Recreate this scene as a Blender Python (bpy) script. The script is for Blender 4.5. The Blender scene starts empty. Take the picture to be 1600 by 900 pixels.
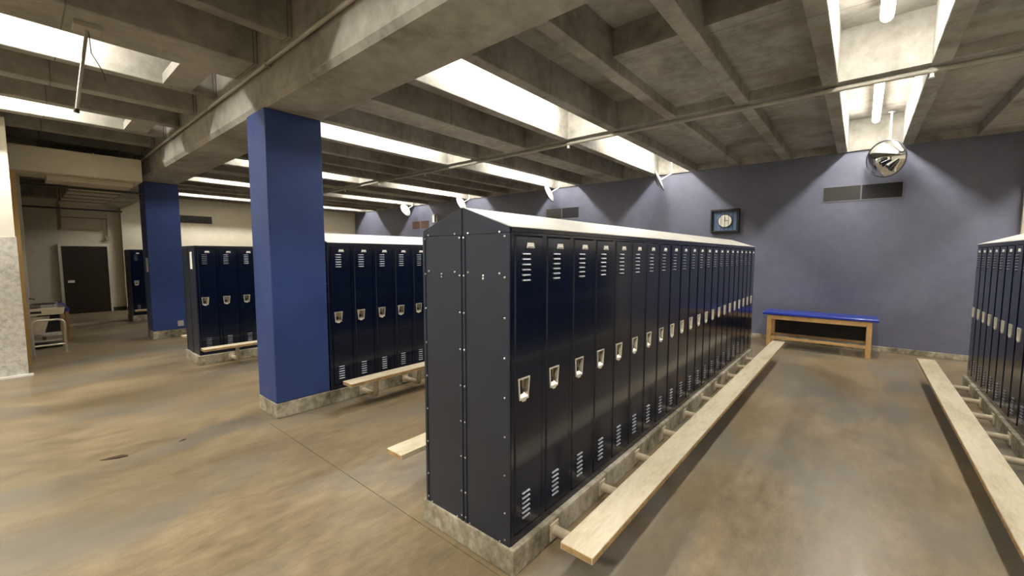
import bpy, bmesh, math, random
from mathutils import Matrix, Vector
random.seed(7)
scene = bpy.context.scene
COL = scene.collection

# ------------------------------------------------------------------ camera, world, exposure
cam_data = bpy.data.cameras.new('camera')
cam_data.sensor_width = 36.0
cam_data.lens = 36.0 * 648.05 / 1600.0
cam_data.clip_start = 0.05
cam = bpy.data.objects.new('camera', cam_data)
COL.objects.link(cam)
F_ = Vector((0.76349923, 0.64109656, -0.07787256))
R_ = Vector((0.643090463, -0.765789905, 0.000690891))
U_ = Vector((0.05919109, 0.05060659, 0.99696308))
cam.matrix_world = Matrix(((R_.x, U_.x, -F_.x, -1.722), (R_.y, U_.y, -F_.y, -1.4524), (R_.z, U_.z, -F_.z, 1.8258), (0, 0, 0, 1)))
scene.camera = cam
world = bpy.data.worlds.new('world'); scene.world = world
world.use_nodes = True
world.node_tree.nodes['Background'].inputs[0].default_value = (0.9, 0.95, 1.0, 1)
world.node_tree.nodes['Background'].inputs[1].default_value = 0.05
TUBE = 63.0                     # radiance of the fluorescent strips
TUBE_COL = (1.0, 0.96, 0.88)
scene.view_settings.view_transform = 'Standard'
scene.view_settings.look = 'None'
scene.view_settings.exposure = 0.98
scene.view_settings.gamma = 1.0
scene.view_settings.use_curve_mapping = False

# ------------------------------------------------------------------ material helpers
def new_mat(name):
    m = bpy.data.materials.new(name); m.use_nodes = True
    nt = m.node_tree
    return m, nt, nt.nodes['Principled BSDF']
def plain(name, col, rough=0.5, metal=0.0, coat=0.0, var=0.0, scale=8.0, bump=0.0, spec=0.5):
    m, nt, b = new_mat(name)
    b.inputs['Base Color'].default_value = (*col, 1)
    b.inputs['Roughness'].default_value = rough
    b.inputs['Metallic'].default_value = metal
    b.inputs['Coat Weight'].default_value = coat
    b.inputs['Coat Roughness'].default_value = 0.08
    b.inputs['Specular IOR Level'].default_value = spec
    if var or bump:
        g = nt.nodes.new('ShaderNodeTexCoord')
        n = nt.nodes.new('ShaderNodeTexNoise'); n.inputs['Scale'].default_value = scale; n.inputs['Detail'].default_value = 6
        nt.links.new(g.outputs['Object'], n.inputs['Vector'])
        if var:
            r = nt.nodes.new('ShaderNodeValToRGB')
            r.color_ramp.elements[0].position = 0.3; r.color_ramp.elements[1].position = 0.7
            r.color_ramp.elements[0].color = (*[c * (1 - var) for c in col], 1)
            r.color_ramp.elements[1].color = (*[min(1, c * (1 + var)) for c in col], 1)
            nt.links.new(n.outputs['Fac'], r.inputs['Fac']); nt.links.new(r.outputs['Color'], b.inputs['Base Color'])
        if bump:
            bp = nt.nodes.new('ShaderNodeBump'); bp.inputs['Strength'].default_value = bump; bp.inputs['Distance'].default_value = 0.01
            nt.links.new(n.outputs['Fac'], bp.inputs['Height']); nt.links.new(bp.outputs['Normal'], b.inputs['Normal'])
    return m
def mottled(name, cols, rough=(0.5, 0.7), s1=0.8, s2=6.0, stretch=(1, 1, 1), bump=0.15, bscale=45, spec=0.5, warp=0.0, lines=0.0, stain=None, rot=0.0, span=(.36, .64), nr=.65):
    """world-space mottling: cols = three colours, dark to light"""
    m, nt, b = new_mat(name); N = nt.nodes.new; L = nt.links.new
    g = N('ShaderNodeNewGeometry')
    mp = N('ShaderNodeMapping'); mp.inputs['Scale'].default_value = stretch; mp.inputs['Rotation'].default_value = (0, 0, rot)
    L(g.outputs['Position'], mp.inputs['Vector'])
    n1 = N('ShaderNodeTexNoise'); n1.inputs['Scale'].default_value = s1; n1.inputs['Detail'].default_value = 5; n1.inputs['Distortion'].default_value = warp
    n2 = N('ShaderNodeTexNoise'); n2.inputs['Scale'].default_value = s2; n2.inputs['Detail'].default_value = 8; n2.inputs['Roughness'].default_value = nr
    L(mp.outputs['Vector'], n1.inputs['Vector']); L(mp.outputs['Vector'], n2.inputs['Vector'])
    mx = N('ShaderNodeMath'); mx.operation = 'MULTIPLY_ADD'; mx.inputs[1].default_value = 0.55
    h = N('ShaderNodeMath'); h.operation = 'MULTIPLY'; h.inputs[1].default_value = 0.45
    L(n2.outputs['Fac'], h.inputs[0]); L(n1.outputs['Fac'], mx.inputs[0]); L(h.outputs[0], mx.inputs[2])
    r = N('ShaderNodeValToRGB'); e = r.color_ramp.elements
    e[0].position = span[0]; e[1].position = span[1]; e[0].color = (*cols[0], 1); e[1].color = (*cols[2], 1)
    k = e.new(0.5); k.color = (*cols[1], 1)
    L(mx.outputs[0], r.inputs['Fac'])
    out = r.outputs['Color']
    if stain:
        n3 = N('ShaderNodeTexNoise'); n3.inputs['Scale'].default_value = stain[1]; n3.inputs['Detail'].default_value = 4; n3.inputs['Distortion'].default_value = 0.2
        L(mp.outputs['Vector'], n3.inputs['Vector'])
        rr = N('ShaderNodeValToRGB'); rr.color_ramp.elements[0].position = stain[2]; rr.color_ramp.elements[1].position = stain[2] + 0.1
        L(n3.outputs['Fac'], rr.inputs['Fac'])
        mm = N('ShaderNodeMix'); mm.data_type = 'RGBA'; mm.inputs[7].default_value = (*stain[0], 1)
        sc = N('ShaderNodeMath'); sc.operation = 'MULTIPLY'; sc.inputs[1].default_value = stain[3]
        L(rr.outputs['Color'], sc.inputs[0]); L(sc.outputs[0], mm.inputs[0]); L(out, mm.inputs[6]); out = mm.outputs[2]
    if lines:
        sx = N('ShaderNodeSeparateXYZ'); L(g.outputs['Position'], sx.inputs[0])
        md = N('ShaderNodeMath'); md.operation = 'PINGPONG'; md.inputs[1].default_value = lines / 2
        L(sx.outputs['X'], md.inputs[0])
        lt = N('ShaderNodeMath'); lt.operation = 'LESS_THAN'; lt.inputs[1].default_value = 0.006
        L(md.outputs[0], lt.inputs[0])
        m2 = N('ShaderNodeMix'); m2.data_type = 'RGBA'; m2.inputs[7].default_value = (*[c * .55 for c in cols[1]], 1)
        L(lt.outputs[0], m2.inputs[0]); L(out, m2.inputs[6]); out = m2.outputs[2]
    L(out, b.inputs['Base Color'])
    mr = N('ShaderNodeMapRange'); mr.inputs[3].default_value = rough[0]; mr.inputs[4].default_value = rough[1]
    mr.inputs[1].default_value = .35; mr.inputs[2].default_value = .65
    L(n2.outputs['Fac'], mr.inputs[0]); L(mr.outputs[0], b.inputs['Roughness'])
    b.inputs['Specular IOR Level'].default_value = spec
    n4 = N('ShaderNodeTexNoise'); n4.inputs['Scale'].default_value = bscale; n4.inputs['Detail'].default_value = 4
    L(g.outputs['Position'], n4.inputs['Vector'])
    bp = N('ShaderNodeBump'); bp.inputs['Strength'].default_value = bump; bp.inputs['Distance'].default_value = 0.008
    L(n4.outputs['Fac'], bp.inputs['Height']); L(bp.outputs['Normal'], b.inputs['Normal'])
    return m
def glow(name, col, strength):
    m, nt, b = new_mat(name)
    b.inputs['Base Color'].default_value = (.9, .9, .88, 1)
    b.inputs['Emission Color'].default_value = (*col, 1); b.inputs['Emission Strength'].default_value = strength
    return m

M = {}
M['floor'] = mottled('polished brown concrete', [(.095, .071, .042), (.23, .174, .102), (.38, .30, .19)], (.28, .42), .9, 8.0, (.65, 1.4, 1), .0, 60, .45, .3, 0, ((.17, .16, .14), .8, .50, .6), .12, (.30, .70), .72)
M['concrete'] = mottled('board formed concrete', [(.19, .18, .155), (.31, .295, .26), (.41, .39, .35)], (.75, .9), 1.1, 7, (1, 1, 1), .25, 30, .25, .4, 1.35, ((.15, .125, .09), .9, .57, .6))
M['kerb'] = mottled('worn kerb concrete', [(.09, .075, .05), (.31, .275, .20), (.56, .52, .43)], (.7, .9), 2.4, 16, (1, 1, .8), .5, 40, .3, .6)
M['bluewall'] = mottled('slate blue wall paint', [(.125, .132, .19), (.15, .157, .218), (.175, .183, .245)], (.45, .6), .7, 5, (1, 1, 1), .08, 50, .4, .3)
M['cream'] = mottled('cream wall paint', [(.62, .57, .44), (.68, .63, .50), (.72, .67, .55)], (.5, .65), .6, 5, (1, 1, 1), .06, 50, .4)
M['white_wall'] = mottled('white wall paint', [(.66, .62, .52), (.72, .68, .58), (.75, .72, .62)], (.5, .65), .6, 5, (1, 1, 1), .05, 50)
M['terrazzo'] = mottled('speckled grey wall facing', [(.38, .36, .32), (.56, .54, .48), (.68, .66, .60)], (.6, .8), 18, 60, (1, 1, 1), .4, 90)
M['column'] = mottled('blue column paint', [(.024, .05, .18), (.029, .058, .205), (.035, .068, .23)], (.4, .5), .8, 6, (1, 1, 1), .04, 60, .4)
M['navy'] = plain('navy locker enamel', (.0028, .0062, .021), .2, 0, .2, 0, 8, 0, .45)
M['navy_end'] = plain('navy end sheet enamel', (.013, .019, .036), .38, 0, .2, .12, 5, 0, .6)
M['louver'] = plain('highlight louver lip', (.33, .35, .39), .4, 1.0)  # bright steel tone paints in the strip-light highlight on navy louver hoods
M['gap'] = plain('dark gap', (.004, .004, .006), .8)
M['roof'] = plain('glare pale locker roof', (.62, .60, .55), .45, 0, 0, .10, 2.5)  # pale base colour stands in for grazing glare on the sheet-metal roof
M['steel'] = plain('stainless steel', (.72, .68, .60), .28, 1)
M['latch_rim'] = plain('plated latch rim', (.82, .79, .70), .35, .35)
M['zinc'] = plain('zinc rivet', (.85, .85, .85), .3, 1)
M['plate'] = plain('number plate metal', (.9, .88, .82), .4, 0)
M['black'] = plain('black', (.01, .01, .01), .5)
M['plank'] = mottled('worn cream bench plank', [(.50, .42, .27), (.66, .58, .41), (.74, .67, .51)], (.45, .6), 1.6, 12, (1, 4, 1), .1, 50, .4, .3, 0, ((.45, .34, .2), 2.2, .62, .5))
M['plank_edge'] = plain('raw plank edge', (.42, .27, .12), .6, 0, 0, .3, 20)
M['bracket'] = plain('cream bracket paint', (.55, .47, .34), .45, 0, .1, .15, 20)
M['oak'] = plain('honey wood', (.62, .38, .15), .45, 0, .2, .15, 6)
M['bluepad'] = plain('royal blue vinyl', (.02, .05, .42), .3, 0, .3, .08, 3)
M['pipe'] = plain('grey painted pipe', (.34, .32, .27), .5, 0, 0, .15, 4)
M['darkpipe'] = plain('dark pipe', (.04, .035, .03), .5)
M['whitepipe'] = plain('white painted pipe', (.8, .79, .74), .4)
M['mirror'] = plain('mirror', (.85, .87, .88), .03, 1)
M['rim'] = plain('dark mirror rim', (.03, .03, .035), .4)
M['mirror_back'] = plain('white mirror back', (.75, .75, .73), .45)
M['duct'] = plain('wrapped duct', (.60, .54, .41), .7, 0, 0, .08, 3)
M['duct_seam'] = plain('duct seam', (.25, .21, .14), .7)
M['vent_l'] = plain('grille brown', (.045, .042, .04), .6)
M['vent_d'] = plain('grille dark', (.016, .016, .02), .6)
M['vent_f'] = plain('grille frame', (.16, .16, .19), .5)
M['vent_rust'] = plain('rust brown grille', (.10, .05, .035), .6)
M['door'] = plain('dark brown door', (.022, .013, .008), .5, 0, .1, .2, 3)
M['doorframe'] = plain('white door frame', (.68, .64, .55), .5)
M['chrome'] = plain('chrome', (.8, .8, .8), .15, 1)
M['alu'] = plain('brushed tube', (.62, .58, .48), .3, .9)
M['yellow'] = plain('yellow oak strip', (.60, .38, .12), .5)
M['greypaint'] = plain('grey painted metal', (.42, .40, .35), .5)
M['paper'] = plain('white paper', (.85, .84, .78), .6)
M['clock_white'] = plain('clock dial', (.9, .88, .78), .4)
M['clock_blue'] = plain('clock case blue', (.16, .26, .45), .5)
M['tube_hall'] = glow('lit hall strip', TUBE_COL, TUBE*1.4)
M['tube'] = glow('lit strip', TUBE_COL, TUBE)
M['housing'] = plain('white fixture housing', (.8, .8, .76), .4)
M['seal'] = plain('floor joint filler', (.05, .035, .02), .9)
M['leaf'] = plain('dry leaf', (.05, .03, .015), .8)
M['whitebase'] = plain('white base strip', (.82, .81, .76), .5)
M['darkbase'] = plain('dark base strip', (.05, .045, .04), .6)

# ------------------------------------------------------------------ mesh helpers
class MB:
    def __init__(s): s.v = []; s.f = []
    def quad(s, a, b, c, d):
        i = len(s.v); s.v += [a, b, c, d]; s.f.append((i, i+1, i+2, i+3)); return s
    def box(s, x0, x1, y0, y1, z0, z1):
        i = len(s.v)
        s.v += [(x0,y0,z0),(x1,y0,z0),(x1,y1,z0),(x0,y1,z0),(x0,y0,z1),(x1,y0,z1),(x1,y1,z1),(x0,y1,z1)]
        s.f += [tuple(i+k for k in q) for q in ((3,2,1,0),(4,5,6,7),(0,1,5,4),(1,2,6,5),(2,3,7,6),(3,0,4,7))]
        return s
    def prism(s, prof, axis, a, b):
        """prof = 2D polygon; axis 'x': prof (y,z); 'y': prof (x,z); 'z': prof (x,y)"""
        def P(p, t): return (t, p[0], p[1]) if axis == 'x' else (p[0], t, p[1]) if axis == 'y' else (p[0], p[1], t)
        n = len(prof); i = len(s.v)
        s.v += [P(p, a) for p in prof] + [P(p, b) for p in prof]
        s.f += [tuple(range(i, i+n)), tuple(range(i+2*n-1, i+n-1, -1))]
        s.f += [(i+k, i+n+k, i+n+(k+1) % n, i+(k+1) % n) for k in range(n)]
        return s
    def tube(s, pts, r, n=12, cap=True):
        pts = [Vector(p) for p in pts]; i = len(s.v); m = len(pts); up = None
        for k, p in enumerate(pts):
            t = (pts[min(k+1, m-1)] - pts[max(k-1, 0)]).normalized()
            if up is None: up = Vector((0, 0, 1)) if abs(t.z) < .9 else Vector((1, 0, 0))
            a = t.cross(up).normalized(); c = a.cross(t).normalized(); up = c
            rr = r[k] if isinstance(r, (list, tuple)) else r
            for j in range(n):
                an = 2*math.pi*j/n; s.v.append(tuple(p + rr*(math.cos(an)*a + math.sin(an)*c)))
        for k in range(m-1):
            for j in range(n):
                s.f.append((i+k*n+j, i+k*n+(j+1) % n, i+(k+1)*n+(j+1) % n, i+(k+1)*n+j))
        if cap: s.f += [tuple(range(i+n-1, i-1, -1)), tuple(range(i+(m-1)*n, i+m*n))]
        return s
    def build(s, name, mat, parent=None, bevel=0.0, smooth=False, seg=2):
        me = mesh_of(s, name, mat, bevel, smooth, seg); return obj(name, me, parent)
def mesh_of(mb, name, mat, bevel=0.0, smooth=False, seg=2):
    me = bpy.data.meshes.new(name); me.from_pydata(mb.v, [], mb.f)
    bm = bmesh.new(); bm.from_mesh(me)
    bmesh.ops.recalc_face_normals(bm, faces=bm.faces)
    if bevel: bmesh.ops.bevel(bm, geom=list(bm.edges), offset=bevel, segments=seg, affect='EDGES', profile=.5)
    if smooth:
        for f in bm.faces: f.smooth = True
        for e in bm.edges:
            if len(e.link_faces) == 2 and e.calc_face_angle(0) > .7: e.smooth = False
    bm.to_mesh(me); bm.free()
    me.materials.append(M[mat]); me.update()
    return me
def obj(name, me, parent=None, loc=None):
    o = bpy.data.objects.new(name, me); COL.objects.link(o)
    if parent is not None: o.parent = parent
    if loc: o.location = loc
    return o
def tag(o, label, cat, group=None, kind=None):
    o['label'] = label
    if cat: o['category'] = cat
    if group: o['group'] = group
    if kind: o['kind'] = kind
    return o
def thing(name, label, cat, loc=(0, 0, 0), rz=0.0, group=None, kind=None):
    o = bpy.data.objects.new(name, None); COL.objects.link(o)
    o.empty_display_size = .1; o.location = loc; o.rotation_euler = (0, 0, rz)
    return tag(o, label, cat, group, kind)
def struct(name, mb, mat, label=None, bevel=0.0):
    o = mb.build(name, mat, None, bevel); o['kind'] = 'structure'
    if label: o['label'] = label
    return o
ORD = ['first', 'second', 'third', 'fourth', 'fifth', 'sixth', 'seventh', 'eighth', 'ninth', 'tenth', 'eleventh', 'twelfth', 'thirteenth', 'fourteenth', 'fifteenth', 'sixteenth', 'seventeenth', 'eighteenth', 'nineteenth', 'twentieth', 'twenty-first', 'twenty-second', 'twenty-third', 'twenty-fourth']

# ------------------------------------------------------------------ shell
XW, XL, YR, YF = 8.8, -5.5, -6.5, 17.2
RB = 3.83          # underside of the ribs
TOP = 4.55
fl = struct('floor', MB().box(XL, XW+.2, YR, YF+.3, -.15, -.012), 'seal', 'brown polished concrete floor')
for x0, x1, y0, y1 in ((XL, -.0565, YR, 3.4), (-.0515, XW+.2, YR, 3.4), (XL, XW+.2, 3.4, YF+.3)):
    MB().box(x0, x1, y0, y1, -.06, 0).build('floor_slab', 'floor', fl)
struct('wall_back', MB().box(XW, XW+.2, -3.41, YF+.3, 0, TOP), 'bluewall', 'slate blue painted wall behind the locker rows')
struct('wall_back_end', MB().box(XW-.06, XW+.2, YR, -3.41, 0, TOP), 'cream', 'cream wall beside the slate blue wall')
struct('baseboard_back', MB().box(XW-.03, XW, -3.41, YF, 0, .10), 'kerb', 'concrete base strip under the slate blue wall', .006)
struct('wall_far', MB().box(.55, XW, YF, YF+.3, 0, TOP), 'cream', 'cream far wall with a dark grille')
struct('wall_far_hall', MB().box(XL, .55, YF+.2, YF+.4, 0, TOP), 'cream', 'shaded cream wall with the dark brown door')
struct('baseboard_far', MB().box(.15, .55, YF+.18, YF+.2, 0, .12).box(.55, XW-.03, YF-.02, YF, 0, .12), 'darkbase', 'dark base strip under the cream far wall')
struct('wall_near', MB().box(XL-.2, XL, YR, YF+.4, 0, TOP), 'cream')
struct('wall_right', MB().box(XL-.2, XW+.2, YR-.2, YR, 0, TOP), 'cream')
# partition by the hall
wp = struct('wall_partition', MB().box(XL, -1.72, 8.20, 8.36, 0, RB), 'white_wall', 'white partition wall with speckled grey lower facing')
MB().box(XL, -1.706, 8.185, 8.375, 0.03, 2.10).build('wall_facing', 'terrazzo', wp, .004)
struct('baseboard_partition', MB().box(XL, -1.66, 8.13, 8.18, 0, .03), 'whitebase', 'white base strip along the speckled partition wall')
pj = struct('trim_1', MB().box(-1.80, -1.66, 9.05, 9.12, 0, 3.2), 'yellow', 'yellow wooden edge strip behind the speckled partition wall')
struct('trim_2', MB().box(-1.80, -1.615, 9.5, 9.56, 1.15, 3.2), 'greypaint', 'grey metal jamb behind the speckled partition wall')

# ------------------------------------------------------------------ ceiling
cw, rw, ww = .77, .155, .50
def right_layout():
    seq = ['c', 'r', 'L', 'r', 'c', 'r', 'c', 'r', 'c', 'r', 'L', 'r', 'c']
    out = []; P = ww + 7*cw + 6*rw
    for k in (-2, -1, 0, 1, 2):
        y = 3.73 + k*P
        out.append(('w', y-ww/2, y+ww/2)); y += ww/2
        for s in seq:
            w = rw if s == 'r' else cw
            out.append((s, y, y+w)); y += w
    r = []
    for s, a, b in out:
        a = max(a, YR); b = min(b, YF)
        if b - a > .05: r.append((s, a, b))
    return r
LEFT = [('c', YR, -6.02), ('w', -6.02, -5.5), ('L', -5.5, -4.7), ('r', -4.7, -4.55), ('c', -4.55, -3.75), ('w', -3.75, -2.95), ('c', -2.95, -2.15), ('r', -2.15, -1.98), ('L', -1.98, -1.2), ('r', -1.2, -1.02), ('c', -1.02, -.2), ('r', -.2, -.05), ('c', -.05, .73), ('r', .73, .88), ('L', .88, 1.65), ('r', 1.65, 1.8), ('c', 1.8, 2.68), ('r', 2.68, 2.8), ('c', 2.8, 3.53), ('w', 3.53, 4.13), ('L', 4.13, 4.93), ('r', 4.93, 5.05), ('c', 5.05, 5.84), ('r', 5.84, 6.03), ('c', 6.03, 6.81), ('r', 6.81, 6.97), ('L', 6.97, 7.70), ('r', 7.70, 7.86), ('c', 7.86, 8.65), ('r', 8.65, 8.82), ('c', 8.82, 9.6), ('r', 9.6, 9.78), ('c', 9.78, 10.32), ('w', 10.32, 10.82), ('c', 10.82, 11.6), ('r', 11.6, 11.75), ('c', 11.75, 12.5), ('r', 12.5, 12.65), ('c', 12.65, 13.4), ('r', 13.4, 13.55), ('c', 13.55, 14.3), ('r', 14.3, 14.45), ('c', 14.45, 15.2), ('r', 15.2, 15.35), ('c', 15.35, 16.1), ('r', 16.1, 16.25), ('c', 16.25, 17.4)]
ceil = struct('ceiling', MB().box(XL-.2, XW+.2, YR-.2, YF+.4, TOP, TOP+.2), 'concrete', 'ribbed bare concrete ceiling with deep coffers')
lights = []
for s, a, b in right_layout():
    X0, X1 = .65, XW
    if s in 'rw':
        MB().box(X0, X1, a, b, RB, TOP).build('ceiling_rib', 'concrete', ceil, .008, seg=1)
    elif s == 'L':
        MB().box(X0, X1, a, b, 4.42, TOP).build('coffer_slab', 'concrete', ceil)
        MB().box(4.55, 4.75, a, b, RB+.01, 4.42).build('cross_rib', 'concrete', ceil)
        lights.append(((a+b)/2, ((1.70, 4.14), (5.92, 8.33))))
        MB().box(XW-.05, XW-.001, a, b, RB+.005, 4.42).build('coffer_end', 'concrete', ceil)
    else:
        zn = 3.96 if -3 < a < .5 else 4.25          # shallow panels over the aisle, deep coffers elsewhere
        zf = 3.98 if -3 < a < 1 else 4.25
        MB().box(X0, 2.53, a, b, 4.25, TOP).box(2.53, 4.6, a, b, zn, TOP).box(4.6, X1, a, b, zf, TOP).build('coffer_slab', 'concrete', ceil)
        MB().box(XW-.06, XW-.001, a, b, RB+.005, zf).build('coffer_end', 'concrete', ceil)
        MB().box(4.55, 4.75, a, b, RB+.01, max(zn, zf)).build('cross_rib', 'concrete', ceil)
for s, a, b in LEFT:
    X0, X1 = XL, .04
    if s in 'rw':
        MB().box(X0, X1, a, b, RB, TOP).build('ceiling_rib', 'concrete', ceil, .008, seg=1)
    elif s == 'L':
        MB().box(X0, X1, a, b, 4.42, TOP).build('coffer_slab', 'concrete', ceil)
        MB().box(-.50, -.22, a, b, RB+.005, 3.95).build('coffer_stop', 'concrete', ceil)
        lights.append(((a+b)/2, ((-3.65, -1.21),)))
    else:
        MB().box(X0, X1, a, b, 4.2, TOP).build('coffer_slab', 'concrete', ceil)
BB = 3.39
prof = [(.04, TOP), (.04, BB+.05), (.075, BB), (.65, BB), (.65, TOP)]
beam = MB().prism(prof, 'y', YR, YF+.2).build('beam', 'concrete', ceil)
struct('wall_hall_top', MB().box(XL, .04, YF-.2, YF+.2, RB-.3, RB), 'concrete')

# fluorescent strips
LIGHT_GROUP = 'fluorescent strips in the ceiling coffers'
def light_label(x0, y):
    if x0 < 0:
        k = min(((-5.1, 'coffer far behind the aisle lockers'), (-1.6, 'side hall coffer in line with the aisle'), (1.26, 'side hall coffer in line with the main bank'), (4.53, 'side hall coffer beside the hanging rod plate'), (7.33, 'side hall coffer before the beige duct')), key=lambda q: abs(q[0]-y))[1]
        return 'lit fluorescent strip in the ' + k
    k = min(((-4.7, 'behind the aisle lockers'), (-1.5, 'over the aisle mirror'), (2.19, 'behind the main bank'), (5.34, 'behind the wide blue column'), (9.0, 'past the flat-topped lockers'), (12.2, 'past the socketed column'), (15.85, 'along the far cream wall')), key=lambda q: abs(q[0]-y))[1]
    return 'lit fluorescent strip in the coffer ' + k + (', at the beam end' if x0 < 4 else ', at the blue wall end')
def strip_light(x0, x1, y, z=4.22):
    t = thing('ceiling_light', light_label(x0, y), 'light', ((x0+x1)/2, y, 4.42), 0, LIGHT_GROUP)
    h = (x1-x0)/2
    MB().box(-h, h, -.055, .055, -.16, -.10).box(-h+.3, -h+.36, -.03, .03, -.10, 0).box(h-.36, h-.3, -.03, .03, -.10, 0).build('housing', 'housing', t)
    pr_ = [(.052*math.cos(q), -.16 + .055*math.sin(q)) for q in [math.pi + math.pi*k/8 for k in range(9)]]
    MB().prism(pr_, 'x', -h+.01, h-.01).build('diffuser', 'tube' if x0 > 0 else 'tube_hall', t)
    return t
for y, spans in lights:
    for x0, x1 in spans: strip_light(x0, x1, y)

# columns
def column(x0, x1, y0, y1, label):
    t = thing('column', label, 'column', ((x0+x1)/2, (y0+y1)/2, 0), 0, None, 'structure')
    hx, hy = (x1-x0)/2, (y1-y0)/2
    MB().box(-hx, hx, -hy, hy, .17, BB).build('shaft', 'column', t, .012)
    MB().box(-hx-.006, hx+.006, -hy-.006, hy+.006, 0, .17).build('footing', 'kerb', t, .008)
    return t
c1 = column(.045, .655, 3.455, 3.97, 'wide blue column with bare concrete foot, joined to the locker row with sloped roof')
c2 = column(.09, .68, 10.25, 10.80, 'blue column with a grey socket plate, standing among flat-topped lockers')
c3 = column(.045, .655, -3.36, -2.82, 'blue column beside the lockers facing the blue-topped table')
MB().box(.135, .24, -.287, -.274, .235, .36).build('outlet_cover', 'greypaint', c2, .003)
tag(MB().box(.074, .085, 10.28, 10.44, 1.47, 1.77).build('notice', 'paper'), 'narrow white notice fixed to the side of the socketed blue column', 'sign')

# ------------------------------------------------------------------ lockers
W, D, HK = .305, .371, .16
HB = 1.795                       # cabinet height above the kerb
def T(z): return z - HK
body = MB()
def ring(mb, x0, x1, z0, z1, a0, a1, b0, b1, y):   # frame face with a rectangular hole
    mb.quad((x0,y,z0),(x1,y,z0),(x1,y,b0),(x0,y,b0)); mb.quad((x0,y,b1),(x1,y,b1),(x1,y,z1),(x0,y,z1))
    mb.quad((x0,y,b0),(a0,y,b0),(a0,y,b1),(x0,y,b1)); mb.quad((a1,y,b0),(x1,y,b0),(x1,y,b1),(a1,y,b1))
dx0, dx1, dz0, dz1 = .030, .286, T(.215), T(1.935)
ring(body, .001, W-.001, 0, HB, dx0-.005, dx1+.005, dz0-.005, dz1+.005, 0)
def well(mb, x0, x1, z0, z1, ya, yb):
    mb.quad((x0,ya,z0),(x0,ya,z1),(x0,yb,z1),(x0,yb,z0)); mb.quad((x1,ya,z0),(x1,yb,z0),(x1,yb,z1),(x1,ya,z1))
    mb.quad((x0,ya,z0),(x0,yb,z0),(x1,yb,z0),(x1,ya,z0)); mb.quad((x0,ya,z1),(x1,ya,z1),(x1,yb,z1),(x0,yb,z1))
    mb.quad((x0,yb,z0),(x0,yb,z1),(x1,yb,z1),(x1,yb,z0))
well(body, dx0-.005, dx1+.005, dz0-.005, dz1+.005, 0, .03)
body.quad((.001,0,0),(.001,D-.002,0),(.001,D-.002,HB),(.001,0,HB)); body.quad((W-.001,0,0),(W-.001,0,HB),(W-.001,D-.002,HB),(W-.001,D-.002,0))
body.quad((.001,0,HB),(.001,D-.002,HB),(W-.001,D-.002,HB),(W-.001,0,HB)); body.quad((.001,0,0),(W-.001,0,0),(W-.001,D-.002,0),(.001,D-.002,0))
body.quad((.001,D-.002,0),(W-.001,D-.002,0),(W-.001,D-.002,HB),(.001,D-.002,HB))
def raw(mb, name, mat):
    me = bpy.data.meshes.new(name); me.from_pydata(mb.v, [], mb.f); me.materials.append(M[mat]); me.update(); return me
ME = {'body': raw(body, 'locker_body', 'navy')}
# door with a pocket hole for the latch and a bevelled top and sides
lx0, lx1, lz0, lz1 = .054, .158, T(1.003), T(1.130)
door = MB(); yf = -.006; bv = .006
ring(door, dx0+bv, dx1-bv, dz0+bv, dz1-bv, lx0+.006, lx1-.006, lz0+.004, lz1-.004, yf)
door.quad((dx0,.002,dz1),(dx0+bv,yf,dz1-bv),(dx1-bv,yf,dz1-bv),(dx1,.002,dz1)); door.quad((dx0,.002,dz0),(dx1,.002,dz0),(dx1-bv,yf,dz0+bv),(dx0+bv,yf,dz0+bv))
door.quad((dx0,.002,dz0),(dx0+bv,yf,dz0+bv),(dx0+bv,yf,dz1-bv),(dx0,.002,dz1)); door.quad((dx1,.002,dz0),(dx1,.002,dz1),(dx1-bv,yf,dz1-bv),(dx1-bv,yf,dz0+bv))
door.quad((dx0,.002,dz1),(dx1,.002,dz1),(dx1,.022,dz1),(dx0,.022,dz1)); door.quad((dx0,.022,dz0),(dx1,.022,dz0),(dx1,.002,dz0),(dx0,.002,dz0))
door.quad((dx0,.022,dz0),(dx0,.002,dz0),(dx0,.002,dz1),(dx0,.022,dz1)); door.quad((dx1,.002,dz0),(dx1,.022,dz0),(dx1,.022,dz1),(dx1,.002,dz1))
ME['door'] = raw(door, 'locker_door', 'navy')
# louvre hood
def louvre(mb, cx, cz, w=.072):
    prof = [(yf+.001, cz+.007), (yf-.004, cz+.0055), (yf-.008, cz+.002), (yf-.0095, cz-.001), (yf-.008, cz-.002), (yf+.001, cz)]
    mb.prism(prof, 'x', cx-w/2, cx+w/2)
    return mb.box(cx-w/2+.002, cx+w/2-.002, yf-.0012, yf+.001, cz-.012, cz-.001)
def louvre_mesh(mb, name):
    me = mesh_of(mb, name, 'louver'); me.materials.append(M['gap'])
    n = 6 + 8                     # faces per louver: 8 for the lip, 6 for the slot
    for i, p in enumerate(me.polygons): p.material_index = 1 if i % n >= 8 else 0
    return me
ME['louvre'] = louvre_mesh(louvre(MB(), 0, 0), 'louver')
LZ = [T(1.834) - .0297*k for k in range(6)] + [T(.437) - .0297*k for k in range(6)]
al = MB()
for k, z in enumerate(LZ): louvre(al, .122 if k < 6 else .126, z)
ME['louvres'] = louvre_mesh(al, 'louvers')
# number plate
np_ = MB().prism([(.137, T(1.899)), (.191, T(1.899)), (.198, T(1.874)), (.198, T(1.869)), (.130, T(1.869)), (.130, T(1.874))], 'y', yf-.004, yf)
ME['plate'] = mesh_of(np_, 'number_plate', 'plate')
ME['plate_edge'] = mesh_of(MB().box(.136, .192, yf-.0048, yf-.0035, T(1.872), T(1.876)), 'plate_slot', 'black')
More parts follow.
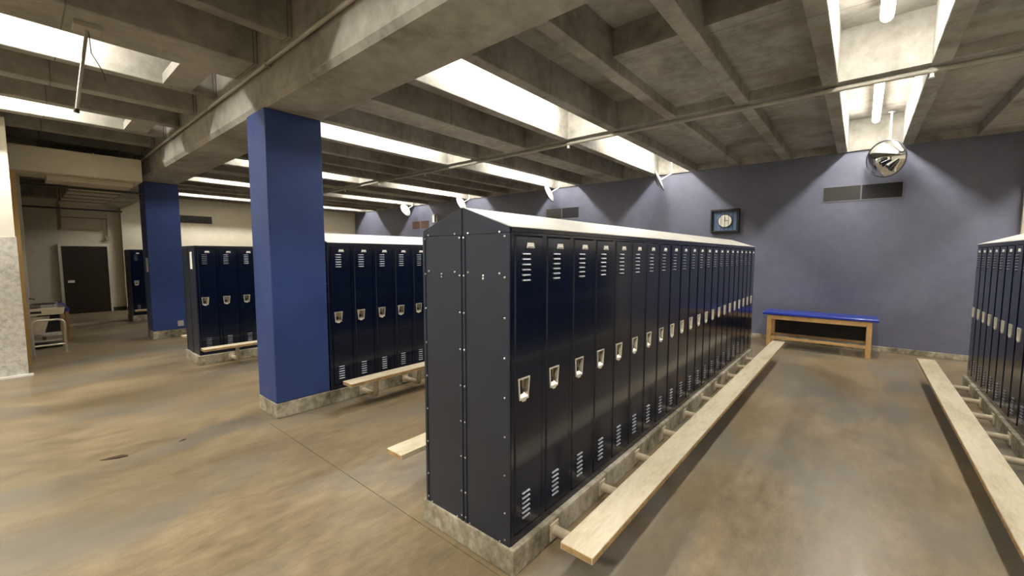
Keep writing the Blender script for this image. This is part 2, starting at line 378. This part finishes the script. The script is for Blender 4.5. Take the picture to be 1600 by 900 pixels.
# latch: stainless rim tapering downwards, recessed cup, sloped sill, knob
def latch():
    o = [(lx0, lz1), (lx1, lz1), (lx1-.014, lz0), (lx0+.010, lz0)]                 # outer trapezoid x,z
    i = [(lx0+.007, lz1-.007), (lx1-.007, lz1-.007), (lx1-.020, lz0+.012), (lx0+.016, lz0+.012)]
    b = [(lx0+.012, lz1-.012), (lx1-.012, lz1-.012), (lx1-.026, lz0+.036), (lx0+.022, lz0+.036)]
    rim = MB()
    for k in range(4):
        p, q = k, (k+1) % 4
        rim.quad((o[p][0], yf-.006, o[p][1]), (o[q][0], yf-.006, o[q][1]), (i[q][0], yf-.006, i[q][1]), (i[p][0], yf-.006, i[p][1]))
        rim.quad((o[p][0], yf, o[p][1]), (o[q][0], yf, o[q][1]), (o[q][0], yf-.006, o[q][1]), (o[p][0], yf-.006, o[p][1]))
    rim.prism([(lx0+.025, lz0+.001), (lx1-.03, lz0+.001), (lx1-.042, lz0-.012), (lx0+.036, lz0-.012)], 'y', yf-.006, yf)
    cup = MB()
    for k in range(4):
        p, q = k, (k+1) % 4
        cup.quad((i[p][0], yf-.006, i[p][1]), (i[q][0], yf-.006, i[q][1]), (b[q][0], .026, b[q][1]), (b[p][0], .026, b[p][1]))
    cup.quad(*[(x, .026, z) for x, z in b])
    cx = (lx0+lx1)/2 - .006
    knob = MB().tube([(cx, .026, lz0+.055), (cx, .004, lz0+.052)], .012, 10).box(cx-.012, cx+.012, .002, .008, lz0+.03, lz0+.055)
    hook = MB().box(cx+.004, cx+.012, .004, .026, lz0+.05, lz1-.02).box(cx-.03, cx-.012, .006, .020, lz0+.055, lz0+.075)
    return mesh_of(rim, 'latch_rim', 'latch_rim'), mesh_of(cup, 'latch_cup', 'steel'), mesh_of(knob, 'latch_knob', 'black'), mesh_of(hook, 'latch_hook', 'steel')
ME['rim'], ME['cup'], ME['knob'], ME['hook'] = latch()
def locker(x, y, rz, label, group, detail=1):
    """detail 2: every louver its own piece; 1: louvers joined; 0: body and door only"""
    t = thing('locker', label, 'locker', (x, y, HK), rz, group)
    obj('body', ME['body'], t)
    d = obj('door', ME['door'], t)
    obj('latch_rim', ME['rim'], d); obj('latch_cup', ME['cup'], d)
    if detail >= 1:
        obj('latch_knob', ME['knob'], d); obj('latch_hook', ME['hook'], d)
    obj('number_plate', ME['plate'], d)
    if detail == 2:
        obj('plate_slot', ME['plate_edge'], d)
        for k, z in enumerate(LZ): obj('louver', ME['louvre'], d, (.122 if k < 6 else .126, 0, z))
    else:
        obj('louvers', ME['louvres'], d)['kind'] = 'stuff'
    return t
# sloped and flat tops
def sloped_top(x0, x1, y0, label, d=2*D, single=False, ridge=.126, he=1.985):
    t = thing('sloped_locker_top', label, 'locker top', (x0, y0, HK+HB))
    L = x1-x0; ze = he-HK-HB; n = max(1, round(L/1.83))
    zr = ze + ridge
    MB().box(0, L, -.004, .012, .002, ze-.002).build('fascia', 'navy', t)
    if not single: MB().box(0, L, d-.012, d+.004, .002, ze-.002).build('fascia', 'navy', t)
    for k in range(n):
        a, b = L*k/n, L*(k+1)/n - (.004 if k < n-1 else 0)
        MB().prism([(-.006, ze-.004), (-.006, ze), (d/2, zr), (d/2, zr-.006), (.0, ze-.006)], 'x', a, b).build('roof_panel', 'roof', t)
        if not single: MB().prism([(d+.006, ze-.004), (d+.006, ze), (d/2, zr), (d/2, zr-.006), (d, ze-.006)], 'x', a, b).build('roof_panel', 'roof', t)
    return t
def flat_top(x0, x1, y0, label):
    t = thing('flat_locker_top', label, 'locker top', (x0, y0, HK+HB))
    MB().box(0, x1-x0, -.004, 2*D+.004, .001, .03).build('top_sheet', 'navy', t, .004)
    return t
# riveted end panels, one per half of the double bank; local y runs across the bank
def end_half(x, y0, side, label, gable=True, rivets=True, face=-1, mat='navy_end', top=None):
    t = thing('locker_end_panel', label, 'panel', (x, y0, HK))
    s = face; d0, d1 = (.002, D-.004) if side == 0 else (D+.004, 2*D-.002)
    tk = .012*s
    def bx(a, b, c, e, f0, f1): return MB().box(min(a, b), max(a, b), c, e, f0, f1)
    bx(0, tk, d0, d1, .002, T(1.947)).build('side_sheet', mat, t, .002)
    ze, zr = T(1.985), T(2.109)
    if gable:
        if side == 0: pf = [(d0, T(1.949)), (d1, T(1.949)), (d1, zr), (d0, ze-.002)]
        else: pf = [(d0, T(1.949)), (d1, T(1.949)), (d1, ze-.002), (d0, zr)]
        MB().prism(pf, 'x', min(0, tk), max(0, tk)).build('gable_sheet', mat, t, .002)
    else:
        bx(0, tk, d0, d1, T(1.949), T(1.984)).build('gable_sheet', mat, t, .002)
    for a, b in ((d0, d0+.045), (d1-.045, d1)):
        if side == 0 and a == d0: continue
        w = .022
        q0 = a+.002 if a == d0 else b-w
        bx(tk, tk*1.5, q0, q0+w-.002, .004, T(1.944)).build('edge_strip', mat, t, .001)
    if rivets:
        yl = (.031, .353) if side == 0 else (.389, .713)
        P = [(y, z) for y in yl for z in [1.931-.2245*k for k in range(8)] + [.20]]
        ym = (.069, .317) if side == 0 else (.431, .677)
        P += [(ym[0], 1.955), (ym[1], 1.955), (ym[0], 1.727), (ym[1], 1.727), (ym[0], .175), (ym[1], .175)]
        yc = .193 if side == 0 else .554
        P += [(yc, 1.712), (yc, 1.694)]
        for y, z in P:
            if 'rivet' not in ME: ME['rivet'] = mesh_of(MB().tube([(0, 0, 0), (-.004, 0, 0), (-.006, 0, 0)], [.0062, .0058, .003], 8), 'rivet', 'zinc')
            o = obj('rivet', ME['rivet'], t, (tk*1.4, y, T(z)))
            if s > 0: o.rotation_euler.z = math.pi
    return t
def kerb(x0, x1, y0, y1, label):
    return struct('concrete_base', MB().box(x0, x1, y0, y1, 0, HK), 'kerb', label, .008)
# plank bench on kerb brackets; y = kerb face, dirn = -1 towards -Y
def bench(x0, x1, ykerb, dirn, label, first=.38, step=.64, group=None):
    t = thing('plank_bench', label, 'bench', (x0, ykerb, 0), 0, group)
    L = x1-x0; a, b = .30*dirn, .487*dirn
    pk = MB().box(0, L, min(a, b), max(a, b), .312, .352).build('plank', 'plank', t, .004)
    MB().box(0, L, min(b-.001*dirn, b+.0015*dirn), max(b-.001*dirn, b+.0015*dirn), .318, .346).build('raw_edge', 'plank_edge', pk)
    MB().box(-.0015, .001, min(a, b)+.006, max(a, b)-.006, .318, .346).build('raw_end', 'plank_edge', pk)
    x = first
    while x < L-.2:
        br = MB().box(x-.045, x+.045, min(0, .01*dirn), max(0, .01*dirn), .025, .135).build('bracket', 'bracket', t, .003)
        c = .325*dirn
        MB().tube([(x, .008*dirn, .085), (x, c-.05*dirn, .085), (x, c-.012*dirn, .092), (x, c, .12), (x, c, .17), (x, c, .31)], [.03, .03, .03, .03, .028, .026], 12).build('bracket_arm', 'bracket', br, smooth=True)
        MB().box(x-.03, x+.03, min(a, b)+.02, max(a, b)-.02, .302, .312).build('seat_plate', 'bracket', br)
        x += step
    return t

# --- main bank
N = 22
XE = N*W
for i in range(N):
    locker(i*W, 0, 0, f'navy locker, {ORD[i]} from the riveted end panel, facing the longest plank bench', 'lockers of the long main bank', 2 if i < 12 else 1)
for i in range(N):
    locker((i+1)*W, 2*D, math.pi, f'navy locker on the reverse of the long main bank, {ORD[i]} from its riveted end', 'lockers on the reverse of the main bank', 1)
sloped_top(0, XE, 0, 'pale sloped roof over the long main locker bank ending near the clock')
end_half(0, 0, 0, 'riveted navy end panel beside the first locker of the long main bank')
end_half(0, 0, 1, 'riveted navy end panel next to the loose-looking bench end, on the long main bank')
end_half(XE, 0, 0, 'plain navy end panel of the main bank facing the slate blue wall', face=1, rivets=False)
end_half(XE, 0, 1, 'rear plain navy end panel of the main bank facing the slate blue wall', face=1, rivets=False)
kerb(-.02, XE+.02, -.035, 2*D+.035, 'low concrete kerb under the long main locker bank')
bench(0, 6.67, -.035, -1, 'longest cream plank bench on kerb brackets, in front of the long main locker bank')
bench(.02, 6.67, 2*D+.035, 1, 'cream plank bench whose end sticks out behind the riveted end panels')
# --- second bank, adjoining the wide blue column
x2, y2 = .695, 3.48
for i in range(19):
    locker(x2+i*W, y2, 0, f'navy locker, {ORD[i]} from the wide blue column, under a pale sloped roof', 'lockers beside the wide blue column', 2 if i < 6 else 1)
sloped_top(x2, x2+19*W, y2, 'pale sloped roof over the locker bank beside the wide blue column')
end_half(x2, y2, 0, 'navy end panel squeezed against the wide blue column')
end_half(x2, y2, 1, 'navy end panel behind the wide blue column')
kerb(.66, x2+19*W+.02, y2-.035, y2+2*D+.035, 'low concrete kerb running on from the foot of the wide blue column')
bench(.66, 6.5, y2-.035, -1, 'cream plank bench in front of the lockers beside the wide blue column', .42, .66)
# --- third bank, flat top
x3, y3 = .15, 6.88
for i in range(21):
    locker(x3+i*W, y3, 0, f'navy locker, {ORD[i]} from the end panel with the white notice', 'lockers of the flat-topped bank between the columns', 2 if i < 4 else 1)
flat_top(x3, x3+21*W, y3, 'flat navy top sheet of the locker bank between the two blue columns')
end_half(x3, y3, 0, 'glossy navy end panel with a white notice between the two blue columns', False, False)
end_half(x3, y3, 1, 'glossy navy rear end panel of the bank between the two blue columns', False, False)
tag(MB().box(x3-.022, x3-.019, y3+.10, y3+.225, 1.60, 1.885).build('notice', 'paper'), 'white upright notice on the end panel of the flat-topped lockers', 'sign')
kerb(x3-.04, x3+21*W+.02, y3-.035, y3+2*D+.035, 'low concrete kerb under the flat-topped locker bank between the columns')
bench(x3-.07, 6.5, y3-.035, -1, 'cream plank bench before the flat-topped lockers between the two blue columns', .50, .66)
# --- bank behind the socketed column (only the end of its bench shows)
x5, y5 = .72, 10.28
for i in range(6):
    locker(x5+i*W, y5, 0, f'navy locker, {ORD[i]} from the blue column with the socket plate', 'lockers behind the socketed column', 1)
flat_top(x5, x5+6*W, y5, 'flat navy top sheet of the lockers beside the socketed blue column')
kerb(.69, x5+6*W+.02, y5-.035, y5+2*D+.035, 'low concrete kerb beside the socketed blue column')
bench(.75, 2.5, y5-.035, -1, 'cream plank bench beside the blue column with the socket plate', .42, .66)
bench(.15, 6.5, y3+2*D+.035, 1, 'cream plank bench whose end peeps out behind the notice panel', .5, .66)
# --- fourth bank
x4, y4 = .27, 13.9
for i in range(8):
    locker(x4+i*W, y4, 0, f'navy locker, {ORD[i]} from the bank end closest to the dark brown door', 'lockers close to the dark brown door', 1)
flat_top(x4, x4+8*W, y4, 'flat navy top sheet of the lockers close to the dark brown door')
end_half(x4, y4, 0, 'navy end panel facing the open hall by the brown door', False, False)
end_half(x4, y4, 1, 'navy rear end panel facing the open hall by the brown door', False, False)
kerb(x4-.03, x4+8*W+.02, y4-.035, y4+2*D+.035, 'low concrete kerb under the lockers by the dark brown door')
bench(x4-.03, 2.6, y4-.035, -1, 'cream plank bench in front of the lockers close to the brown door', .42, .66)
# --- bank across the aisle, facing +Y
yr, NR = -2.665, 19
for i in range(NR):
    locker(XE-i*W, yr, math.pi, f'navy locker across the aisle, {ORD[i]} from the slate blue wall end', 'lockers across the aisle from the main bank', 2 if i < 4 else 1)
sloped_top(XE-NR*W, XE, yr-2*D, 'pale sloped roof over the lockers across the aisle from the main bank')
end_half(XE, yr-2*D, 1, 'navy end panel of the lockers across the aisle, facing the blue wall', face=1, rivets=False)
end_half(XE, yr-2*D, 0, 'navy rear end panel of the lockers across the aisle, facing the blue wall', face=1, rivets=False)
kerb(XE-NR*W-.02, XE+.02, yr-2*D-.035, yr+.035, 'low concrete kerb under the lockers across the aisle')
bench(.89, 6.58, yr+.035, 1, 'cream plank bench in front of the lockers across the aisle', .20, .64)

# ------------------------------------------------------------------ treatment table
t = thing('treatment_table', 'low wooden table with a royal blue padded top against the slate blue wall', 'table', (8.2, -.865, 0))
hx, hy = .29, .80
MB().box(-.31, .31, -.885, .885, .652, .705).build('padded_top', 'bluepad', t, .016, seg=3)
for sx in (-1, 1):
    for sy in (-1, 1):
        x0 = sx*hx; y0 = sy*hy
        MB().box(min(x0, x0-sx*.055), max(x0, x0-sx*.055), min(y0, y0-sy*.075), max(y0, y0-sy*.075), 0, .65).build('leg', 'oak', t, .004)
    MB().box(min(sx*hx, sx*hx-sx*.028), max(sx*hx, sx*hx-sx*.028), -hy+.075, hy-.075, .565, .65).build('rail', 'oak', t, .003)
    MB().box(min(sx*hx, sx*hx-sx*.04), max(sx*hx, sx*hx-sx*.04), -hy+.075, hy-.075, .175, .22).build('stretcher', 'oak', t, .003)
for sy in (-1, 1):
    MB().box(-hx+.055, hx-.055, min(sy*hy, sy*hy-sy*.03), max(sy*hy, sy*hy-sy*.03), .565, .65).build('rail', 'oak', t, .003)
    MB().box(-hx+.055, hx-.055, min(sy*hy, sy*hy-sy*.04), max(sy*hy, sy*hy-sy*.04), .175, .22).build('stretcher', 'oak', t, .003)
MB().box(hx-.026, hx-.006, -hy+.076, hy-.076, .222, .564).build('back_panel', 'black', t)

# ------------------------------------------------------------------ wall grilles, clock, box
def grille(y0, y1, z0, z1, label, left='vent_l', right='vent_d'):
    """on the slate blue wall; y1 > y0"""
    t = thing('wall_grille', label, 'grille', (XW, (y0+y1)/2, z0))
    h = (y1-y0)/2; H = z1-z0
    MB().box(-.012, -.001, -h, h, 0, .02).box(-.012, -.001, -h, h, H-.02, H).box(-.012, -.001, -h, -h+.02, .02, H-.02).box(-.012, -.001, h-.02, h, .02, H-.02).box(-.012, -.001, -.012, .012, .02, H-.02).build('frame', 'vent_f', t)
    for nm, a, b, m in (('grille_field', .012, h-.02, left), ('grille_field', -h+.02, -.012, right)):
        g = MB().box(-.004, -.001, a, b, .02, H-.02).build(nm, m, t)
        s = MB(); n = 26
        for k in range(n):
            yy = a + (b-a)*(k+.5)/n; s.quad((-.004, yy-.004, .021), (-.010, yy+.004, .021), (-.010, yy+.004, H-.021), (-.004, yy-.004, H-.021))
        s.build('fins', m, g)
    return t
grille(-1.99, -.785, 2.89, 3.20, 'dark two-part wall grille on the blue wall under the round mirror face')
grille(4.85, 6.03, 2.91, 3.25, 'dark two-part wall grille behind the side-turned mirror, above the main bank roof')
grille(8.30, 9.48, 2.90, 3.23, 'dark two-part wall grille hidden low behind the main bank roof')
grille(11.63, 12.74, 2.89, 3.22, 'rust brown two-part wall grille nearest the far cream wall', 'vent_rust', 'vent_rust')
t = thing('wall_grille', 'dark slot grille high on the cream far wall', 'grille', (2.35, YF, 2.995))
MB().box(-.7, .7, -.012, -.001, 0, .26).box(-.7, .7, -.02, -.012, 0, .014).box(-.7, .7, -.02, -.012, .246, .26).build('frame', 'vent_l', t)
fn = MB()
for k in range(9): fn.box(-.69, .69, -.018, -.012, .02+.026*k, .03+.026*k)
fn.build('fins', 'vent_l', t)
b_ = thing('wall_speaker', 'small white and black wall box on the blue wall', 'speaker', (XW, 11.23, 3.1))
MB().box(-.09, -.001, -.11, .11, 0, .30).build('case', 'paper', b_, .01)
MB().box(-.093, -.088, -.11, -.02, .01, .29).build('side_panel', 'black', b_)

t = thing('wall_clock', 'round white clock in a black framed blue case behind guard bars', 'clock', (XW, .978, 2.62))
hw, hh = .29, .255
MB().box(-.02, -.001, -hw, hw, -hh, hh).build('back_board', 'clock_blue', t)
fr = MB()
for a in (((-hw-.008, -hw+.045), (-hh-.008, hh+.008)), ((hw-.03, hw+.008), (-hh-.008, hh+.008)), ((-hw+.045, hw-.03), (-hh-.008, -hh+.035)), ((-hw+.045, hw-.03), (hh-.035, hh+.008))):
    fr.box(-.10, -.001, a[0][0], a[0][1], a[1][0], a[1][1])
fr.build('frame', 'black', t, .004)
dial = MB().tube([(-.02, .0, 0), (-.055, .0, 0)], .155, 32).build('dial_rim', 'black', t)
MB().tube([(-.0555, 0, 0), (-.058, 0, 0)], .138, 32).build('dial', 'clock_white', t)
MB().box(-.062, -.059, -.005, .005, -.01, .085).build('hand', 'black', t)
MB().prism([(-.01, -.006), (-.01, .006), (-.07, .012), (-.07, .004)], 'x', -.065, -.062).build('hand', 'black', t)
for yy in (-.17, -.08, .0, .08, .17):
    MB().tube([(-.085, yy, -hh+.035), (-.085, yy, hh-.035)], .005, 8).build('guard_bar', 'black', t)

# ------------------------------------------------------------------ convex mirrors on pipes
def convex_mirror(c, nrm, r, label, ptop, sag=.09, ring_mat='rim'):
    t = thing('convex_mirror', label, 'mirror', (0, 0, 0), 0, 'convex mirrors along the blue wall')
    n = Vector(nrm).normalized(); up = Vector((0, 0, 1)); a = n.cross(up).normalized(); b = a.cross(n).normalized(); c = Vector(c)
    def P(rad, an, h): return tuple(c + rad*(math.cos(an)*a + math.sin(an)*b) + h*n)
    def cap(h0, k, rr):
        mb = MB(); K, S = 8, 36
        mb.v.append(tuple(c + (h0+k)*n))
        for i in range(1, K+1):
            q = i/K
            for j in range(S): mb.v.append(P(rr*q, 2*math.pi*j/S, h0 + k*(1-q*q)))
        for j in range(S): mb.f.append((0, 1+j, 1+(j+1) % S))
        for i in range(1, K):
            for j in range(S):
                p = 1+(i-1)*S; q = 1+i*S
                mb.f.append((p+j, q+j, q+(j+1) % S, p+(j+1) % S))
        return mb
    f = cap(.004, sag, r*.97).build('mirror_face', 'mirror', t)
    for p in f.data.polygons: p.use_smooth = True
    bk = cap(-.004, -.03, r*.98).build('mirror_back', 'mirror_back', t)
    for p in bk.data.polygons: p.use_smooth = True
    rg = [P(r, 2*math.pi*j/40, 0) for j in range(41)]
    MB().tube(rg, .011, 8, False).build('rim', ring_mat, t, smooth=True)
    e = c - .035*n
    k = Vector((ptop[0], ptop[1], e.z + .14))
    MB().tube([ptop, tuple(k), tuple(k.lerp(e, .15)), tuple(e)], .016, 10).build('pipe', 'whitepipe', t, smooth=True)
    MB().tube([(ptop[0], ptop[1], ptop[2]-.012), ptop], .05, 16).build('flange', 'whitepipe', t)
    return t
convex_mirror((8.30, -1.695, 3.545), (-.82, .57, -.12), .315, 'round convex mirror facing the aisle under the lit coffer, above a wall grille', (8.55, -1.745, 4.41), .10)
for yb, lab in ((2.19, 'convex mirror turned edge-on above the clock side of the main bank'), (5.35, 'convex mirror showing its pale back above the two-part grille'), (9.0, 'convex mirror showing its pale back just over the main bank roof ridge'), (12.17, 'convex mirror with pale back hanging over the rust brown grille')):
    convex_mirror((8.15, yb+.10, 3.60), (-.22, .92, -.40), .255, lab, (8.32, yb-.12, 4.41), .09)

# ------------------------------------------------------------------ pipes
t = thing('sprinkler_pipe', 'long thin grey pipe crossing under the ceiling ribs of the locker hall', 'pipe', (4.65, 5, 3.79))
MB().tube([(0, YR-5+.02, 0), (0, YF-5-.02, 0)], .028, 10).build('pipe_run', 'pipe', t, smooth=True)
for y in (-1.93, 2.6, 6.6, 8.55, 10.35, 13.0):
    h = MB().tube([(0, y-5, -.02), (0, y-5, -.06), (0, y-5, -.075)], [.018, .018, .03], 10).build('sprinkler_head', 'whitepipe', t)
    MB().tube([(0, y-5-.03, 0), (0, y-5+.03, 0)], .036, 10).build('collar', 'pipe', h)
t = thing('conduit', 'thin pale conduit clipped along the top of the concrete beam', 'pipe', (.0, 5, 3.735))
MB().tube([(0, YR-5+.02, 0), (0, 10.2-5, 0)], .019, 10).build('pipe_run', 'pipe', t, smooth=True)
for y in (1.2, 3.2, 5.2, 7.2, 9.2): MB().box(-.022, .039, y-5-.012, y-5+.012, -.024, .024).build('clip', 'pipe', t)
t = thing('hanging_rod', 'thin metal rod hanging crooked from a square plate under the ceiling', 'rod', (-1.21, 3.84, RB))
MB().box(-.085, .085, -.085, .085, -.045, -.001).build('box_plate', 'pipe', t, .004)
MB().tube([(0, 0, -.045), (-.05, 0, -.38), (-.10, 0, -.74)], .013, 10).build('rod', 'alu', t, smooth=True)
MB().tube([(-.10, 0, -.735), (-.103, 0, -.765)], .02, 10).build('rod_tip', 'darkpipe', t)
MB().tube([(.01, .0, -.045), (.02, .02, -.22), (.075, .06, -.31), (.10, .08, -.37), (.10, .08, -.42)], .004, 6).build('loose_wire', 'darkpipe', t)

# ------------------------------------------------------------------ ducts in the side hall
t = thing('air_duct', 'large beige wrapped air duct hanging under the side hall ceiling', 'duct', (-1.3, 9.0, 3.2))
MB().box(-1.6, 1.19, 0, .85, .0, .41).build('main_box', 'duct', t, .012)
for x in (-.55, .55): MB().box(x-.012, x+.012, -.012, .86, -.012, .42).build('seam', 'duct_seam' if x < 0 else 'duct', t)
MB().box(-.02, 1.08, .22, .80, -.09, 0.0).build('lower_box', 'duct', t, .008)
MB().box(.35, 1.14, .85, 5.75, -.02, .36).build('branch_box', 'duct', t, .008)
for y in (1.5, 2.3, 3.1, 3.9, 4.7): MB().box(.335, 1.155, y-.02, y+.02, -.04, .37).build('seam', 'duct_seam', t)
MB().box(.38, 1.26, 5.75, 7.3, -.36, .10).build('drop_box', 'duct', t, .01)
MB().box(.38, 1.20, 5.80, 7.3, -.66, -.36).build('drop_box', 'duct', t, .01)
MB().box(.37, 1.27, 5.735, 5.76, -.375, -.35).build('seam', 'duct_seam', t)
for x in (-.9, .95): MB().tube([(x, .4, .41), (x, .4, .63)], .012, 8).build('hanger', 'duct_seam', t)
for y, z, lab in ((10.05, 3.10, 'thin dark pipe crossing in front of the beige duct'), (13.0, 2.93, 'thin dark pipe crossing below the far end of the beige duct')):
    tag(MB().tube([(XL+.02, y, z), (.07, y, z)], .02, 10).build('pipe', 'darkpipe', smooth=True), lab, 'pipe')
t = thing('wall_pipe', 'short pipe standing out of the shaded wall beside the duct end', 'pipe', (.22, YF+.2, 2.35))
MB().tube([(0, -.06, 0), (0, -.06, .9)], .02, 10).build('pipe_run', 'pipe', t)
MB().box(-.05, .05, -.10, -.002, -.02, .06).build('bracket', 'pipe', t)

# ------------------------------------------------------------------ brown door
d = MB().box(-.83, .17, YF+.13, YF+.175, .01, 2.10).build('door_1', 'door'); d['kind'] = 'structure'; d['label'] = 'dark brown door in the shaded cream wall'
MB().box(-.90, -.84, YF+.12, YF+.199, 0, 2.17).build('door_frame', 'doorframe', d)
MB().box(.18, .23, YF+.12, YF+.199, 0, 2.17).build('door_frame', 'doorframe', d)
MB().box(-.84, .18, YF+.12, YF+.199, 2.11, 2.17).build('door_frame', 'doorframe', d)
MB().box(-.75, -.60, YF+.10, YF+.13, .97, 1.05).build('push_plate', 'chrome', d, .004)

# ------------------------------------------------------------------ handrail and wash trough beside the partition
t = thing('guard_rail', 'low bent metal guard rail with a cross bar standing before the wash trough', 'rail', (-1.42, 10.02, 0))
w, h, q = .205, .63, .09
pts = [(-w, 0, .0), (-w, 0, h-q)] + [(-w+q-q*math.cos(a), 0, h-q+q*math.sin(a)) for a in [math.pi/2*k/6 for k in range(1, 7)]] + [(w-q+q*math.sin(a), 0, h-q+q*math.cos(a)) for a in [math.pi/2*k/6 for k in range(0, 6)]] + [(w, 0, h-q), (w, 0, 0)]
MB().tube(pts, .021, 12).build('bent_tube', 'alu', t, smooth=True)
MB().tube([(-w, 0, .16), (w, 0, .16)], .016, 10).build('cross_bar', 'alu', t, smooth=True)
for x in (-w, w): MB().tube([(x, 0, 0), (x, 0, .008)], .05, 16).build('foot_flange', 'alu', t)
t = thing('wash_trough', 'stainless wash trough with a dark bowl and beige apron behind the guard rail', 'sink', (-1.43, 10.95, 0))
MB().prism([(-.30, .66), (.24, .66), (.27, .80), (-.30, .80)], 'y', -.30, .30).build('basin', 'alu', t, .01)
MB().prism([(.20*math.cos(2*math.pi*k/24)*.95, .22*math.sin(2*math.pi*k/24)) for k in range(24)], 'z', .80, .86).build('bowl_rim', 'steel', t)
MB().prism([(.185*math.cos(2*math.pi*k/24)*.95, .205*math.sin(2*math.pi*k/24)) for k in range(24)], 'z', .861, .864).build('bowl_inside', 'black', t)
MB().box(-.24, -.05, -.304, -.300, .70, .745).build('name_slot', 'black', t)
MB().prism([(-.29, .64), (.06, .64), (-.03, .30), (-.29, .30)], 'y', -.27, -.25).build('apron', 'bracket', t)
MB().box(-.10, .20, .05, .28, .28, .62).build('recess', 'black', t)
MB().box(-.29, .20, -.24, .28, .24, .28).build('shelf', 'greypaint', t)
MB().box(-.25, .20, -.26, -.22, .14, .17).build('slat', 'greypaint', t)
MB().box(-.25, .20, -.26, -.22, .05, .08).build('slat', 'greypaint', t)
MB().box(-.25, .20, -.18, .28, 0, .05).build('plinth', 'darkbase', t)
MB().box(-.29, -.25, -.26, .28, 0, .66).build('side_panel', 'greypaint', t)
MB().tube([(.18, -.2, .865), (.18, -.2, .90), (.13, -.2, .915)], .014, 8).build('spout', 'chrome', t)
t = thing('side_table', 'wooden table end with a blue pad showing past the wash trough', 'table', (-1.24, 11.6, 0))
MB().box(-.28, .17, -.25, 1.4, .64, .71).build('padded_top', 'bluepad', t, .015)
for x in (-.24, .10):
    for y in (-.2, 1.3): MB().box(x, x+.06, y, y+.07, 0, .64).build('leg', 'oak', t, .003)
    MB().box(x+.01, x+.04, -.13, 1.3, .54, .64).build('rail', 'oak', t)
tag(MB().tube([(-1.63, 10.4, 1.02), (-1.55, 10.4, 1.0)], .012, 8).build('wall_hook', 'darkpipe'), 'small dark hook above the wash trough', 'hook')
gp = struct('wall_pier', MB().box(-2.2, -1.63, 9.56, 10.42, 0, 1.16).box(-2.2, -1.67, 9.56, 10.42, 1.16, 3.2), 'greypaint', 'grey pier beside the wash trough')

# ------------------------------------------------------------------ small debris
def leaf(x, y, s, rz, label):
    mb = MB(); pts = [(-1, 0, .02), (-.3, .22, .1), (.4, .3, .25), (.9, .12, .2), (1, -.05, .1), (.4, -.25, .2), (-.3, -.18, .05)]
    mb.v = [(p[0]*s, p[1]*s, .003 + p[2]*s*.4) for p in pts] + [(p[0]*s, p[1]*s, .001) for p in pts]
    n = len(pts); mb.f = [tuple(range(n)), tuple(range(2*n-1, n-1, -1))] + [(k, k+n, (k+1) % n + n, (k+1) % n) for k in range(n)]
    o = mb.build('dry_leaf', 'leaf'); o.location = (x, y, 0); o.rotation_euler.z = rz
    return tag(o, label, 'leaf')
leaf(-1.265, 3.62, .10, -.4, 'dark curled dry leaf scrap lying on the bare brown floor')
leaf(-.775, 3.60, .035, .3, 'tiny dark leaf crumb on the floor before the wide blue column')
